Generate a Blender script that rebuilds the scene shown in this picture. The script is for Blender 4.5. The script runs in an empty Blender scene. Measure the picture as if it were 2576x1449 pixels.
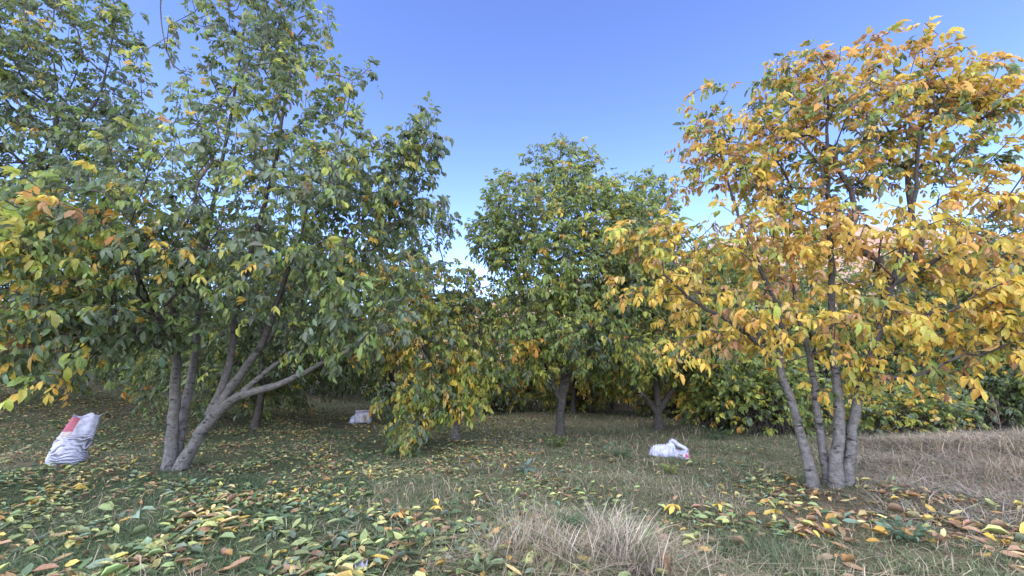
import bpy, math, random
import numpy as np
from mathutils import Vector

# ------------------------------------------------------------------ camera, sky, sun, exposure
sc = bpy.context.scene
col = sc.collection
PITCH = math.radians(11.8)
CAM_H = 1.5
FPX, W2, H2 = 1081.0, 1288.0, 724.5          # focal length and half frame, in units of a 2576 px wide frame
cam_d = bpy.data.cameras.new('camera')
cam_d.sensor_width = 36.0
cam_d.lens = FPX / (2 * W2) * 36.0
cam_d.clip_start, cam_d.clip_end = 0.05, 5000.0
cam = bpy.data.objects.new('camera', cam_d)
col.objects.link(cam)
cam.location = (0, 0, CAM_H)
cam.rotation_euler = (math.pi / 2 + PITCH, 0, 0)
sc.camera = cam

SUN_EL, SUN_AZ = math.radians(50), math.radians(195)   # azimuth clockwise from +Y: behind the camera, to the left
world = bpy.data.worlds.new('World')
sc.world = world
world.use_nodes = True
wn, wl = world.node_tree.nodes, world.node_tree.links
sky = wn.new('ShaderNodeTexSky')
sky.sky_type = 'NISHITA'
sky.sun_disc = False
sky.sun_elevation = SUN_EL
sky.sun_rotation = SUN_AZ
sky.altitude = 1200
sky.air_density = 1.0
sky.dust_density = 0.8
sky.ozone_density = 4.5
bg = wn['Background']
bg.inputs['Strength'].default_value = 0.06
tint = wn.new('ShaderNodeMix'); tint.data_type = 'RGBA'; tint.blend_type = 'MULTIPLY'; tint.inputs[0].default_value = 1.0
tint.inputs[7].default_value = (1.26, 0.89, 0.80, 1)
gam = wn.new('ShaderNodeGamma'); gam.inputs[1].default_value = 1.5
wl.new(sky.outputs[0], gam.inputs[0])
wl.new(gam.outputs[0], tint.inputs[6])
wl.new(tint.outputs[2], bg.inputs['Color'])

sun_d = bpy.data.lights.new('sun', 'SUN')
sun_d.energy = 1.5  # soft glow of the whole evening sky behind the camera
sun_d.angle = math.radians(140)
sun_d.color = (1.0, 0.95, 0.88)
sun = bpy.data.objects.new('sun', sun_d)
col.objects.link(sun)
sd = Vector((math.sin(SUN_AZ) * math.cos(SUN_EL), math.cos(SUN_AZ) * math.cos(SUN_EL), math.sin(SUN_EL)))
sun.rotation_euler = (-sd).to_track_quat('-Z', 'Y').to_euler()
sun.location = sd * 50

sc.view_settings.view_transform = 'Standard'
sc.view_settings.look = 'None'
sc.view_settings.gamma = 1
sc.view_settings.exposure = 2.62
sc.cycles.max_bounces = 10
sc.cycles.diffuse_bounces = 8
sc.cycles.transparent_max_bounces = 4
sc.cycles.transmission_bounces = 4

rng = np.random.default_rng(11)
random.seed(5)

# ------------------------------------------------------------------ helpers
def nrm(v):
    return v / np.maximum(np.linalg.norm(v, axis=-1, keepdims=True), 1e-9)

_ph = rng.uniform(0, 6.28, (8, 3)); _fq = rng.normal(0, 1, (8, 3))
def noise3(p, scale, seed=0):
    """smooth clumpy noise in about -1..1"""
    p = np.atleast_2d(p) / scale + seed * 3.7
    s = np.zeros(len(p))
    for a, f in zip(_ph, _fq):
        s += np.sin(p @ f * 1.6 + a[0] + 1.3 * np.sin(p @ f[::-1] + a[1]))
    return s / 4.0

def ground_z(x, y):
    x = np.asarray(x, float); y = np.asarray(y, float)
    z = 0.05 * np.sin(0.9 * x + 0.4) * np.sin(0.7 * y + 1.0) + 0.03 * np.sin(2.1 * x + 1.7 * y)
    z = z * np.clip((30 - y) / 10, 0, 1)
    # bank on the right, gentle rise far behind
    z = z + 0.55 * np.exp(-((x - 11.5) / 3.0) ** 2 - ((y - 7.5) / 2.6) ** 2)
    z = z + 0.05 * np.exp(-((x - 1.0) / 1.2) ** 2 - ((y - 3.9) / 0.8) ** 2)
    z = z + 0.03 * np.maximum(y - 22, 0)
    z = z + 0.09 * np.maximum(-x - 4, 0) * np.clip((y - 10) / 8, 0, 1)
    return z

def ray(px, py):
    x, y = px - W2, H2 - py
    return x, FPX * math.cos(PITCH) - y * math.sin(PITCH), FPX * math.sin(PITCH) + y * math.cos(PITCH)

def P(px, py, Y):
    x, yr, zr = ray(px, py)
    t = Y / yr
    return np.array([x * t, Y, CAM_H + zr * t])

def G(px, py):
    """ground point seen at a pixel"""
    x, yr, zr = ray(px, py)
    t = CAM_H / -zr
    for _ in range(12):
        z = float(ground_z(x * t, yr * t))
        t = (CAM_H - z) / -zr
    return np.array([x * t, yr * t, z])

def link(o, parent=None):
    col.objects.link(o)
    if parent is not None:
        o.parent = parent
    return o

def tag(o, label=None, cat=None, group=None, kind=None):
    if label: o['label'] = label
    if cat: o['category'] = cat
    if group: o['group'] = group
    if kind: o['kind'] = kind
    return o

def empty(name, loc, label, cat, group=None):
    o = bpy.data.objects.new(name, None)
    o.empty_display_size = 0.2
    o.location = Vector([float(c) for c in loc])
    link(o)
    return tag(o, label, cat, group)

def mesh(name, V, loops, starts, mats, colr=None, mat_idx=None, parent=None, smooth=True, origin=None):
    V = np.asarray(V, np.float32)
    if origin is not None:
        V = V - np.asarray(origin, np.float32)
    me = bpy.data.meshes.new(name)
    me.vertices.add(len(V)); me.vertices.foreach_set('co', V.ravel())
    me.loops.add(len(loops)); me.loops.foreach_set('vertex_index', np.asarray(loops, np.int32))
    me.polygons.add(len(starts)); me.polygons.foreach_set('loop_start', np.asarray(starts, np.int32))
    if mat_idx is not None:
        me.polygons.foreach_set('material_index', np.asarray(mat_idx, np.int32))
    me.polygons.foreach_set('use_smooth', np.full(len(starts), smooth))
    for m in (mats if isinstance(mats, (list, tuple)) else [mats]):
        me.materials.append(m)
    if colr is not None:
        a = me.color_attributes.new('Col', 'FLOAT_COLOR', 'POINT')
        c = np.ones((len(V), 4), np.float32); c[:, :3] = colr
        a.data.foreach_set('color', c.ravel())
    me.update(calc_edges=True)
    me.validate()
    o = bpy.data.objects.new(name, me)
    if origin is not None and parent is None:
        o.location = Vector([float(c) for c in origin])
    return link(o, parent)

def quads(n_faces_idx):
    f = np.asarray(n_faces_idx)
    return f.ravel(), np.arange(0, f.size, f.shape[1])

# ------------------------------------------------------------------ materials
def new_mat(name):
    m = bpy.data.materials.new(name); m.use_nodes = True
    return m, m.node_tree.nodes, m.node_tree.links

def leaf_material(name, transl=0.48, rough=0.5, spec=0.4, pale=0.35, spots=.55):
    m, n, l = new_mat(name)
    b = n['Principled BSDF']
    at = n.new('ShaderNodeAttribute'); at.attribute_name = 'Col'
    nz = n.new('ShaderNodeTexNoise'); nz.inputs['Scale'].default_value = 45; nz.inputs['Detail'].default_value = 3
    tc = n.new('ShaderNodeTexCoord'); l.new(tc.outputs['Object'], nz.inputs['Vector'])
    mr = n.new('ShaderNodeMapRange'); mr.inputs[3].default_value = 0.7; mr.inputs[4].default_value = 1.3
    l.new(nz.outputs[0], mr.inputs[0])
    mul = n.new('ShaderNodeVectorMath'); mul.operation = 'SCALE'
    l.new(at.outputs['Color'], mul.inputs[0]); l.new(mr.outputs[0], mul.inputs['Scale'])
    ge = n.new('ShaderNodeNewGeometry')
    mx = n.new('ShaderNodeMix'); mx.data_type = 'RGBA'
    mf = n.new('ShaderNodeMath'); mf.operation = 'MULTIPLY'; mf.inputs[1].default_value = pale
    l.new(ge.outputs['Backfacing'], mf.inputs[0]); l.new(mf.outputs[0], mx.inputs[0])
    pal = n.new('ShaderNodeMix'); pal.data_type = 'RGBA'; pal.inputs[0].default_value = 0.35
    pal.inputs[7].default_value = (0.30, 0.34, 0.26, 1)
    l.new(mul.outputs[0], pal.inputs[6])
    l.new(mul.outputs[0], mx.inputs[6]); l.new(pal.outputs[2], mx.inputs[7])
    sp = n.new('ShaderNodeTexNoise'); sp.inputs['Scale'].default_value = 38; sp.inputs['Detail'].default_value = 4
    l.new(tc.outputs['Object'], sp.inputs['Vector'])
    sr = n.new('ShaderNodeMapRange'); sr.inputs[1].default_value = .62; sr.inputs[2].default_value = .70; sr.inputs[4].default_value = spots
    l.new(sp.outputs[0], sr.inputs[0])
    sm = n.new('ShaderNodeMix'); sm.data_type = 'RGBA'; sm.inputs[7].default_value = (.13, .075, .035, 1)
    l.new(sr.outputs[0], sm.inputs[0]); l.new(mx.outputs[2], sm.inputs[6])
    l.new(sm.outputs[2], b.inputs['Base Color'])
    b.inputs['Roughness'].default_value = rough
    b.inputs['Specular IOR Level'].default_value = spec
    t = n.new('ShaderNodeBsdfTranslucent'); l.new(mul.outputs[0], t.inputs['Color'])
    ms = n.new('ShaderNodeMixShader'); ms.inputs[0].default_value = transl
    l.new(b.outputs[0], ms.inputs[1]); l.new(t.outputs[0], ms.inputs[2])
    l.new(ms.outputs[0], n['Material Output'].inputs['Surface'])
    return m

def bark_material(name, c_light, c_dark, young=None):
    m, n, l = new_mat(name)
    b = n['Principled BSDF']; b.inputs['Roughness'].default_value = 0.85
    b.inputs['Specular IOR Level'].default_value = 0.2
    tc = n.new('ShaderNodeTexCoord')
    mp = n.new('ShaderNodeMapping'); mp.inputs['Scale'].default_value = (7, 7, 20)
    l.new(tc.outputs['Object'], mp.inputs['Vector'])
    nz = n.new('ShaderNodeTexNoise'); nz.inputs['Scale'].default_value = 1.0; nz.inputs['Detail'].default_value = 5
    l.new(mp.outputs[0], nz.inputs['Vector'])
    rp = n.new('ShaderNodeValToRGB')
    rp.color_ramp.elements[0].position = 0.34; rp.color_ramp.elements[0].color = (*c_dark, 1)
    rp.color_ramp.elements[1].position = 0.43; rp.color_ramp.elements[1].color = (*c_light, 1)
    l.new(nz.outputs[0], rp.inputs[0])
    n2 = n.new('ShaderNodeTexNoise'); n2.inputs['Scale'].default_value = 13; n2.inputs['Detail'].default_value = 8; n2.inputs['Roughness'].default_value = .7
    l.new(tc.outputs['Object'], n2.inputs['Vector'])
    r2 = n.new('ShaderNodeMapRange'); r2.inputs[1].default_value = 0.3; r2.inputs[2].default_value = 0.7
    r2.inputs[3].default_value = 0.45; r2.inputs[4].default_value = 1.35
    l.new(n2.outputs[0], r2.inputs[0])
    mul = n.new('ShaderNodeVectorMath'); mul.operation = 'SCALE'
    l.new(rp.outputs[0], mul.inputs[0]); l.new(r2.outputs[0], mul.inputs['Scale'])
    if young:
        sx = n.new('ShaderNodeSeparateXYZ'); l.new(tc.outputs['Object'], sx.inputs[0])
        hz = n.new('ShaderNodeMapRange'); hz.inputs[1].default_value = 1.3; hz.inputs[2].default_value = 2.9
        l.new(sx.outputs[2], hz.inputs[0])
        mx = n.new('ShaderNodeMix'); mx.data_type = 'RGBA'
        l.new(hz.outputs[0], mx.inputs[0]); l.new(mul.outputs[0], mx.inputs[6]); mx.inputs[7].default_value = (*young, 1)
        l.new(mx.outputs[2], b.inputs['Base Color'])
    else:
        l.new(mul.outputs[0], b.inputs['Base Color'])
    bp = n.new('ShaderNodeBump'); bp.inputs['Strength'].default_value = 0.9; bp.inputs['Distance'].default_value = 0.03
    ad = n.new('ShaderNodeMath'); l.new(nz.outputs[0], ad.inputs[0]); l.new(n2.outputs[0], ad.inputs[1])
    l.new(ad.outputs[0], bp.inputs['Height']); l.new(bp.outputs[0], b.inputs['Normal'])
    return m

def attr_material(name, rough=0.9, spec=0.1, transl=0.0):
    m, n, l = new_mat(name)
    b = n['Principled BSDF']; b.inputs['Roughness'].default_value = rough
    b.inputs['Specular IOR Level'].default_value = spec
    at = n.new('ShaderNodeAttribute'); at.attribute_name = 'Col'
    l.new(at.outputs['Color'], b.inputs['Base Color'])
    if transl:
        t = n.new('ShaderNodeBsdfTranslucent'); l.new(at.outputs['Color'], t.inputs['Color'])
        ms = n.new('ShaderNodeMixShader'); ms.inputs[0].default_value = transl
        l.new(b.outputs[0], ms.inputs[1]); l.new(t.outputs[0], ms.inputs[2])
        l.new(ms.outputs[0], n['Material Output'].inputs['Surface'])
    return m

M_LEAF = leaf_material('walnut_leaf')
M_LITTER = leaf_material('fallen_leaf', transl=0.15, rough=0.6, spec=0.25, pale=0.5)
M_GRASS = attr_material('grass_blade', 0.75, 0.15, 0.25)
M_BARK = bark_material('smooth_grey_bark', (0.116, 0.112, 0.104), (0.028, 0.026, 0.023), (0.045, 0.042, 0.038))
M_BARK_D = bark_material('dark_brown_bark', (0.056, 0.053, 0.048), (0.024, 0.022, 0.02))
M_TWIG = bark_material('dark_twig', (0.085, 0.07, 0.065), (0.04, 0.034, 0.03))

def ground_material():
    m, n, l = new_mat('orchard_soil')
    b = n['Principled BSDF']; b.inputs['Roughness'].default_value = 0.95
    b.inputs['Specular IOR Level'].default_value = 0.1
    at = n.new('ShaderNodeAttribute'); at.attribute_name = 'Col'
    tc = n.new('ShaderNodeTexCoord')
    nz = n.new('ShaderNodeTexNoise'); nz.inputs['Scale'].default_value = 7; nz.inputs['Detail'].default_value = 9
    nz.inputs['Roughness'].default_value = 0.75
    l.new(tc.outputs['Object'], nz.inputs['Vector'])
    mr = n.new('ShaderNodeMapRange'); mr.inputs[1].default_value = 0.3; mr.inputs[2].default_value = 0.7
    mr.inputs[3].default_value = 0.35; mr.inputs[4].default_value = 1.6
    l.new(nz.outputs[0], mr.inputs[0])
    mul = n.new('ShaderNodeVectorMath'); mul.operation = 'SCALE'
    l.new(at.outputs['Color'], mul.inputs[0]); l.new(mr.outputs[0], mul.inputs['Scale'])
    l.new(mul.outputs[0], b.inputs['Base Color'])
    bp = n.new('ShaderNodeBump'); bp.inputs['Strength'].default_value = 0.8; bp.inputs['Distance'].default_value = 0.04
    l.new(nz.outputs[0], bp.inputs['Height']); l.new(bp.outputs[0], b.inputs['Normal'])
    return m

# ------------------------------------------------------------------ zones on the ground
def dryness(x, y):
    """0 = green turf, 1 = straw"""
    d = 0.95 * np.exp(-((x - 0.9) / 1.3) ** 2 - ((y - 4.2) / 0.9) ** 2)
    right = 1 / (1 + np.exp(-(x - (0.55 * y + 1.6)) / 0.6))
    d = np.maximum(d, right * np.clip((11.5 - y) / 1.5, 0, 1) * np.clip((y - 4.6) / 1.2, 0, 1))
    d = np.maximum(d, 0.34 * np.exp(-((x - 1.8) / 2.0) ** 2 - ((y - 6.4) / 1.8) ** 2))
    d = np.maximum(d, 0.55 * np.exp(-((x + 9.5) / 1.6) ** 2 - ((y - 8.5) / 1.5) ** 2))
    d = np.maximum(d, 0.9 * np.exp(-((x - 5.0) / 2.2) ** 2 - ((y - 4.6) / 1.2) ** 2) * .6)
    d = np.maximum(d, 0.07 + .17 / (1 + np.exp(-(x + 1) / .8)))
    return np.clip(d + 0.14 * noise3(np.stack([x, y, 0 * x], -1), 0.8), 0, 1)

def litter_density(x, y):
    left = 480 / (1 + np.exp((x - 0.1 - 0.06 * y) / 0.35))
    left = left * (0.45 + 0.55 * np.clip(1.1 - np.abs(y - 4.6) / 3.0, 0, 1))
    right = 420 * np.exp(-((x - 3.9) / 1.9) ** 2 - ((y - 5.2) / 1.25) ** 2)
    mid = 45 * np.exp(-((x - 0.5) / 4.0) ** 2 - ((y - 9.0) / 3.0) ** 2)
    return (left + right + mid + 3) * np.clip(0.5 + 1.25 * noise3(np.stack([x, y, 0 * x], -1), 0.55, 2), 0.08, 2)

# ------------------------------------------------------------------ ground sheet
def axis(lo, hi, fine, n):
    t = np.linspace(-1, 1, n)
    s = np.sinh(6.5 * t) / np.sinh(6.5)
    return np.where(s < 0, -s * lo, s * hi)
gx = axis(-700, 700, 0, 321)
gy = 7 + axis(-60, 900, 0, 321)
GX, GY = np.meshgrid(gx, gy)
gv = np.stack([GX, GY, ground_z(GX, GY)], -1).reshape(-1, 3)
ii = np.arange(len(gv)).reshape(GX.shape)
gf = np.stack([ii[:-1, :-1], ii[:-1, 1:], ii[1:, 1:], ii[1:, :-1]], -1).reshape(-1, 4)
dd = dryness(gv[:, 0], gv[:, 1])[:, None]
gc = (1 - dd) * np.array([0.066, 0.072, 0.038]) + dd * np.array([0.17, 0.135, 0.10])
br = np.clip(0.5 + 0.8 * noise3(gv * [1, 1, 0], 1.6, 5), 0, 1)[:, None]
rb = np.clip(np.exp(-((gv[:, 0] - 4.3) / 2.4) ** 2 - ((gv[:, 1] - 5.0) / 1.5) ** 2), 0, 1)[:, None]
gc = gc * (1 - rb) + rb * np.array([.105, .072, .05])
gc = gc * (1 - 0.5 * br) + 0.5 * br * np.array([0.085, 0.062, 0.04])
ground = mesh('ground', gv, *quads(gf), ground_material(), gc)
tag(ground, kind='structure')

# ------------------------------------------------------------------ hills behind
def hill(name, ridge, Y, depth, c1, c2, scale, rough):
    """ridge: list of (px, py) on its skyline seen at distance Y; a real sloped terrain sheet behind the orchard"""
    rp = np.array([P(a, b, Y) for a, b in ridge])
    nx, ny = 260, 70
    xs = np.linspace(rp[0, 0], rp[-1, 0], nx)
    zs = np.interp(xs, rp[:, 0], rp[:, 2])
    V = []
    for j in range(ny):
        t = j / (ny - 1)
        if t < 0.75:
            s = t / 0.75; y = Y - depth * (1 - s); k = s ** 1.15
        else:
            s = (t - 0.75) / 0.25; y = Y + depth * 0.6 * s; k = 1 - 0.5 * s
        z = zs * k
        V.append(np.stack([xs, np.full(nx, y), z], -1))
    V = np.concatenate(V)
    amp = rough * np.clip(V[:, 2] / (zs.max() * 0.3), 0, 1)
    V[:, 2] += amp * (noise3(V, depth * 0.10) + 0.5 * noise3(V, depth * 0.035, 3) + 0.25 * noise3(V, depth * .015, 4))
    V[:, 2] -= 1.0
    ii = np.arange(nx * ny).reshape(ny, nx)
    f = np.stack([ii[:-1, :-1], ii[:-1, 1:], ii[1:, 1:], ii[1:, :-1]], -1).reshape(-1, 4)
    m, n, l = new_mat(name + '_earth')
    b = n['Principled BSDF']; b.inputs['Roughness'].default_value = 1; b.inputs['Specular IOR Level'].default_value = 0
    tc = n.new('ShaderNodeTexCoord')
    nz = n.new('ShaderNodeTexNoise'); nz.inputs['Scale'].default_value = scale; nz.inputs['Detail'].default_value = 8
    nz.inputs['Roughness'].default_value = 0.7
    l.new(tc.outputs['Object'], nz.inputs['Vector'])
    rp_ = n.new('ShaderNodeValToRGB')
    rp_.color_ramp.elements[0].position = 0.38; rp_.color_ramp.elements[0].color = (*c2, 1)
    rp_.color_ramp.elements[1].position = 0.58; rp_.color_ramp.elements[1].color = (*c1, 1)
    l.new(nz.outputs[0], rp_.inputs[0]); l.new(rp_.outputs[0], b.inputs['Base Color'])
    return tag(mesh(name, V, *quads(f), m), kind='structure')

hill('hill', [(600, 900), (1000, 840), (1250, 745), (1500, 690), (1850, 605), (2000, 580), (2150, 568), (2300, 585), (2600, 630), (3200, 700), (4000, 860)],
     420, 260, (0.31, 0.20, 0.15), (0.22, 0.145, 0.115), 0.06, 5)  # pinkish late sunlight on this hill is put into its base colour
hill('hill', [(1700, 960), (2000, 860), (2200, 780), (2350, 690), (2480, 610), (2700, 560), (3200, 520), (4200, 700)],
     75, 48, (0.11, 0.115, 0.085), (0.05, 0.06, 0.04), 0.35, 1.6)

# ------------------------------------------------------------------ leaves
LT = np.array([[0, 0, 0], [.36, 0, 0], [.72, 0, 0], [1, 0, 0],
               [.30, .42, 1], [.70, .46, 1], [.30, -.42, 1], [.70, -.46, 1]], float)
LF = [(0, 1, 4), (1, 2, 5, 4), (2, 3, 5), (0, 6, 1), (1, 6, 7, 2), (2, 7, 3)]
LL = np.concatenate([np.array(f) for f in LF]); LS = np.cumsum([0] + [len(f) for f in LF[:-1]])
DT = np.array([[0, 0, 0], [.52, .46, 1], [1, 0, 0], [.52, -.46, 1]], float)
DL = np.array([0, 2, 1, 0, 3, 2]); DS = np.array([0, 3])

def leaflets(o, d, nn, ln, wd, fold, droop, lod=0):
    """o, d, nn: (N,3) origin, direction, up-normal; returns verts, loops, starts"""
    T, L, S = (LT, LL, LS) if lod == 0 else (DT, DL, DS)
    N = len(o)
    d = nrm(d)
    b = nrm(np.cross(nn, d)); nn = np.cross(d, b)
    t = T[None, :, 0:1]; y = T[None, :, 1:2]; z = T[None, :, 2:3]
    ln_, wd_, f_, dr = (a[:, None, None] for a in (ln, wd, fold, droop))
    V = o[:, None] + d[:, None] * (t * ln_ * (1 - 0.25 * dr * t)) + b[:, None] * (y * wd_) + nn[:, None] * (z * f_ * wd_ - dr * ln_ * t * t)
    k = len(T)
    loops = (L[None] + (np.arange(N) * k)[:, None]).ravel()
    starts = (S[None] + (np.arange(N) * len(L))[:, None]).ravel()
    return V.reshape(-1, 3), loops, starts

def compound(p, u, size, r, lod=0, hang=0.6, wide=0.36):
    """walnut leaves: p base, u direction; returns leaflet arrays and the index of the leaf each belongs to"""
    M = len(p)
    u = nrm(u)
    Lr = size * r.uniform(1.5, 2.3, M)
    up = np.array([0, 0, 1.0])
    side = nrm(np.cross(u, up) + 1e-4)
    O, D, N_, LN, IDX = [], [], [], [], []
    sag = r.uniform(0.25, 0.9, M) * hang
    def rach(t):
        return p + u * (Lr * t)[:, None] - up * (sag * Lr * t * t)[:, None]
    slots = [(1.0, 0), (.62, 1), (.62, -1), (.88, 1), (.88, -1), (.32, 1), (.32, -1)]
    for k, (t, s) in enumerate(slots):
        keep = r.random(M) < (0.96 if k < 5 else 0.45)
        tt = np.full(M, t) + r.normal(0, .03, M)
        o = rach(tt)
        tan = nrm(u - up * (2 * sag * t)[:, None])
        if s == 0:
            d = tan.copy()
        else:
            d = nrm(tan * 0.55 + side * s * r.uniform(.6, 1.1, M)[:, None])
        d = d - up * (hang * r.uniform(0.2, 1.25, M))[:, None] + r.normal(0, .16, (M, 3))
        n = nrm(np.cross(side, u) * 1.0 + r.normal(0, .35, (M, 3)))
        n[n[:, 2] < 0] *= -1
        ln = size * np.clip(r.lognormal(-.05, .24, M), .45, 1.5) * (1.15 if s == 0 else (.8 if t < .5 else 1.0))
        O.append(o[keep]); D.append(d[keep]); N_.append(n[keep]); LN.append(ln[keep]); IDX.append(np.arange(M)[keep])
    O, D, N_, LN, IDX = map(np.concatenate, (O, D, N_, LN, IDX))
    K = len(O)
    V, L, S = leaflets(O, D, N_, LN, LN * wide * r.uniform(.85, 1.2, K) * 1.15, r.uniform(.05, .6, K), r.uniform(.12, .75, K), lod)
    return V, L, S, IDX

PAL = np.array([[.085, .122, .045],     # 0 deep green
                [.130, .175, .105],     # 1 grey green
                [.180, .245, .066],     # 2 mid green
                [.34, .36, .07],       # 3 lime
                [.53, .385, .066],       # 4 yellow
                [.43, .25, .05],      # 5 amber
                [.33, .19, .085],      # 6 tan brown
                [.50, .38, .13]])       # 7 pale straw yellow

def leaf_colours(p, weights, r, clump=0.7, contrast=1.2):
    """one colour per leaf, drifting in clumps through the crown"""
    w = np.asarray(weights, float)
    if w.ndim == 1: w = np.repeat(w[None], len(p), 0)
    lg = np.log(w + 1e-4)
    for k in range(len(PAL)):
        lg[:, k] += contrast * noise3(p, clump, k + 1)
    g = lg + r.gumbel(0, 1, lg.shape)
    return g.argmax(1)

# ------------------------------------------------------------------ branching
def resample(pts, rad, step):
    pts = np.asarray(pts, float); rad = np.asarray(rad, float)
    n = len(pts)
    ext = np.vstack([2 * pts[0] - pts[1], pts, 2 * pts[-1] - pts[-2]])
    out, ro = [], []
    for i in range(n - 1):
        a, b, c, d = ext[i:i + 4]
        k = max(2, int(np.linalg.norm(c - b) / step))
        for t in np.arange(k) / k:
            out.append(0.5 * (2 * b + (c - a) * t + (2 * a - 5 * b + 4 * c - d) * t * t + (3 * b - a - 3 * c + d) * t ** 3))
            ro.append(rad[i] * (1 - t) + rad[i + 1] * t)
    out.append(pts[-1]); ro.append(rad[-1])
    return np.array(out), np.array(ro)

def tube(pts, rad, seg, lump=0.0, seed=0):
    pts = np.asarray(pts); n = len(pts)
    tan = nrm(np.gradient(pts, axis=0)) if n > 2 else nrm(np.repeat((pts[-1] - pts[0])[None], n, 0))
    ref = np.array([0, 0, 1.0]) if abs(tan[0][2]) < .9 else np.array([1.0, 0, 0])
    u = nrm(np.cross(ref, tan[0]))
    V = []
    a = np.arange(seg) / seg * 2 * np.pi
    for i in range(n):
        u = nrm(u - tan[i] * (u @ tan[i])); v = np.cross(tan[i], u)
        ring = np.cos(a)[:, None] * u + np.sin(a)[:, None] * v
        rr = np.full(seg, rad[i])
        if lump:
            rr = rr * (1 + lump * noise3(pts[i] + ring * rad[i] * 1.5, 0.22, seed))
        V.append(pts[i] + ring * rr[:, None])
    V.append(pts[-1:] + tan[-1:] * rad[-1] * 0.6)
    V = np.concatenate(V)
    ii = np.arange(n * seg).reshape(n, seg)
    nx = np.roll(ii, -1, 1)
    f = np.stack([ii[:-1], nx[:-1], nx[1:], ii[1:]], -1).reshape(-1, 4)
    loops = list(f.ravel()); starts = list(range(0, f.size, 4))
    for k in range(seg):
        starts.append(len(loops)); loops += [ii[-1, k], nx[-1, k], n * seg]
    return V, np.array(loops), np.array(starts)

class Bag:
    """collects pieces of one mesh"""
    def __init__(s): s.V, s.L, s.S, s.C, s.nv, s.nl = [], [], [], [], 0, 0
    def add(s, V, L, S, C=None):
        s.V.append(V); s.L.append(np.asarray(L) + s.nv); s.S.append(np.asarray(S) + s.nl)
        s.C.append(np.broadcast_to(C if C is not None else (1, 1, 1), (len(V), 3)))
        s.nv += len(V); s.nl += len(L)
    def out(s): return np.concatenate(s.V), np.concatenate(s.L), np.concatenate(s.S)
    def cols(s): return np.concatenate(s.C)

def grow(stem_nodes, stem_rad, tips, bf, r, stem_parent):
    """joins every twig tip to the stems by short, direct paths; returns nodes, parents, radii"""
    pos = [list(p) for p in stem_nodes]; par = list(stem_parent)
    plen = [0.0] * len(pos)
    for i in range(len(pos)):
        if par[i] >= 0: plen[i] = plen[par[i]] + np.linalg.norm(np.array(pos[i]) - pos[par[i]])
    A = np.asarray(stem_nodes); PL = np.array(plen)
    best = np.full(len(tips), 1e9); bi = np.zeros(len(tips), int)
    for i in range(len(A)):
        c = np.linalg.norm(tips - A[i], axis=1) + bf * PL[i]
        # a branch leaves its stem upward or level rather than downward
        c = c + 0.5 * np.maximum(A[i][2] - tips[:, 2], 0)
        m = c < best; best[m] = c[m]; bi[m] = i
    done = np.zeros(len(tips), bool)
    tip_node = np.zeros(len(tips), int)
    for _ in range(len(tips)):
        k = int(np.where(done, 1e9, best).argmin())
        done[k] = True
        a = np.array(pos[bi[k]]); b = tips[k]
        d = np.linalg.norm(b - a)
        n = max(1, int(d / 0.28))
        prev = bi[k]
        bow = r.normal(0, .07, 3) * d + np.array([0, 0, -.05 * d])
        for j in range(1, n + 1):
            t = j / n
            q = a + (b - a) * t + bow * math.sin(math.pi * t) + (r.normal(0, .015, 3) if j < n else 0)
            pos.append(list(q)); par.append(prev); plen.append(plen[prev] + d / n); prev = len(pos) - 1
            c = np.linalg.norm(tips - q, axis=1) + bf * plen[prev]
            m = (c < best) & ~done; best[m] = c[m]; bi[m] = prev
        tip_node[k] = prev
    pos = np.array(pos); par = np.array(par)
    r2 = np.zeros(len(pos)); kids = np.zeros(len(pos), int)
    for i in range(len(pos) - 1, len(stem_nodes) - 1, -1):
        if kids[i] == 0: r2[i] = 0.0055 ** 2.3
        kids[par[i]] += 1; r2[par[i]] += r2[i] * 1.01
    rad = np.maximum(r2 ** (1 / 2.3), .0055)
    rad[:len(stem_nodes)] = stem_rad
    return pos, par, rad, tip_node

def chains(pos, par, rad, first):
    kids = {}
    for i in range(first, len(pos)): kids.setdefault(par[i], []).append(i)
    out = []
    stack = [(par[i], i) for i in range(first, len(pos)) if par[i] < first]
    while stack:
        p0, i = stack.pop()
        ch = [p0, i]
        while i in kids:
            ks = sorted(kids[i], key=lambda k: -rad[k])
            for k in ks[1:]: stack.append((i, k))
            i = ks[0]; ch.append(i)
        out.append(ch)
    return out

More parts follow.
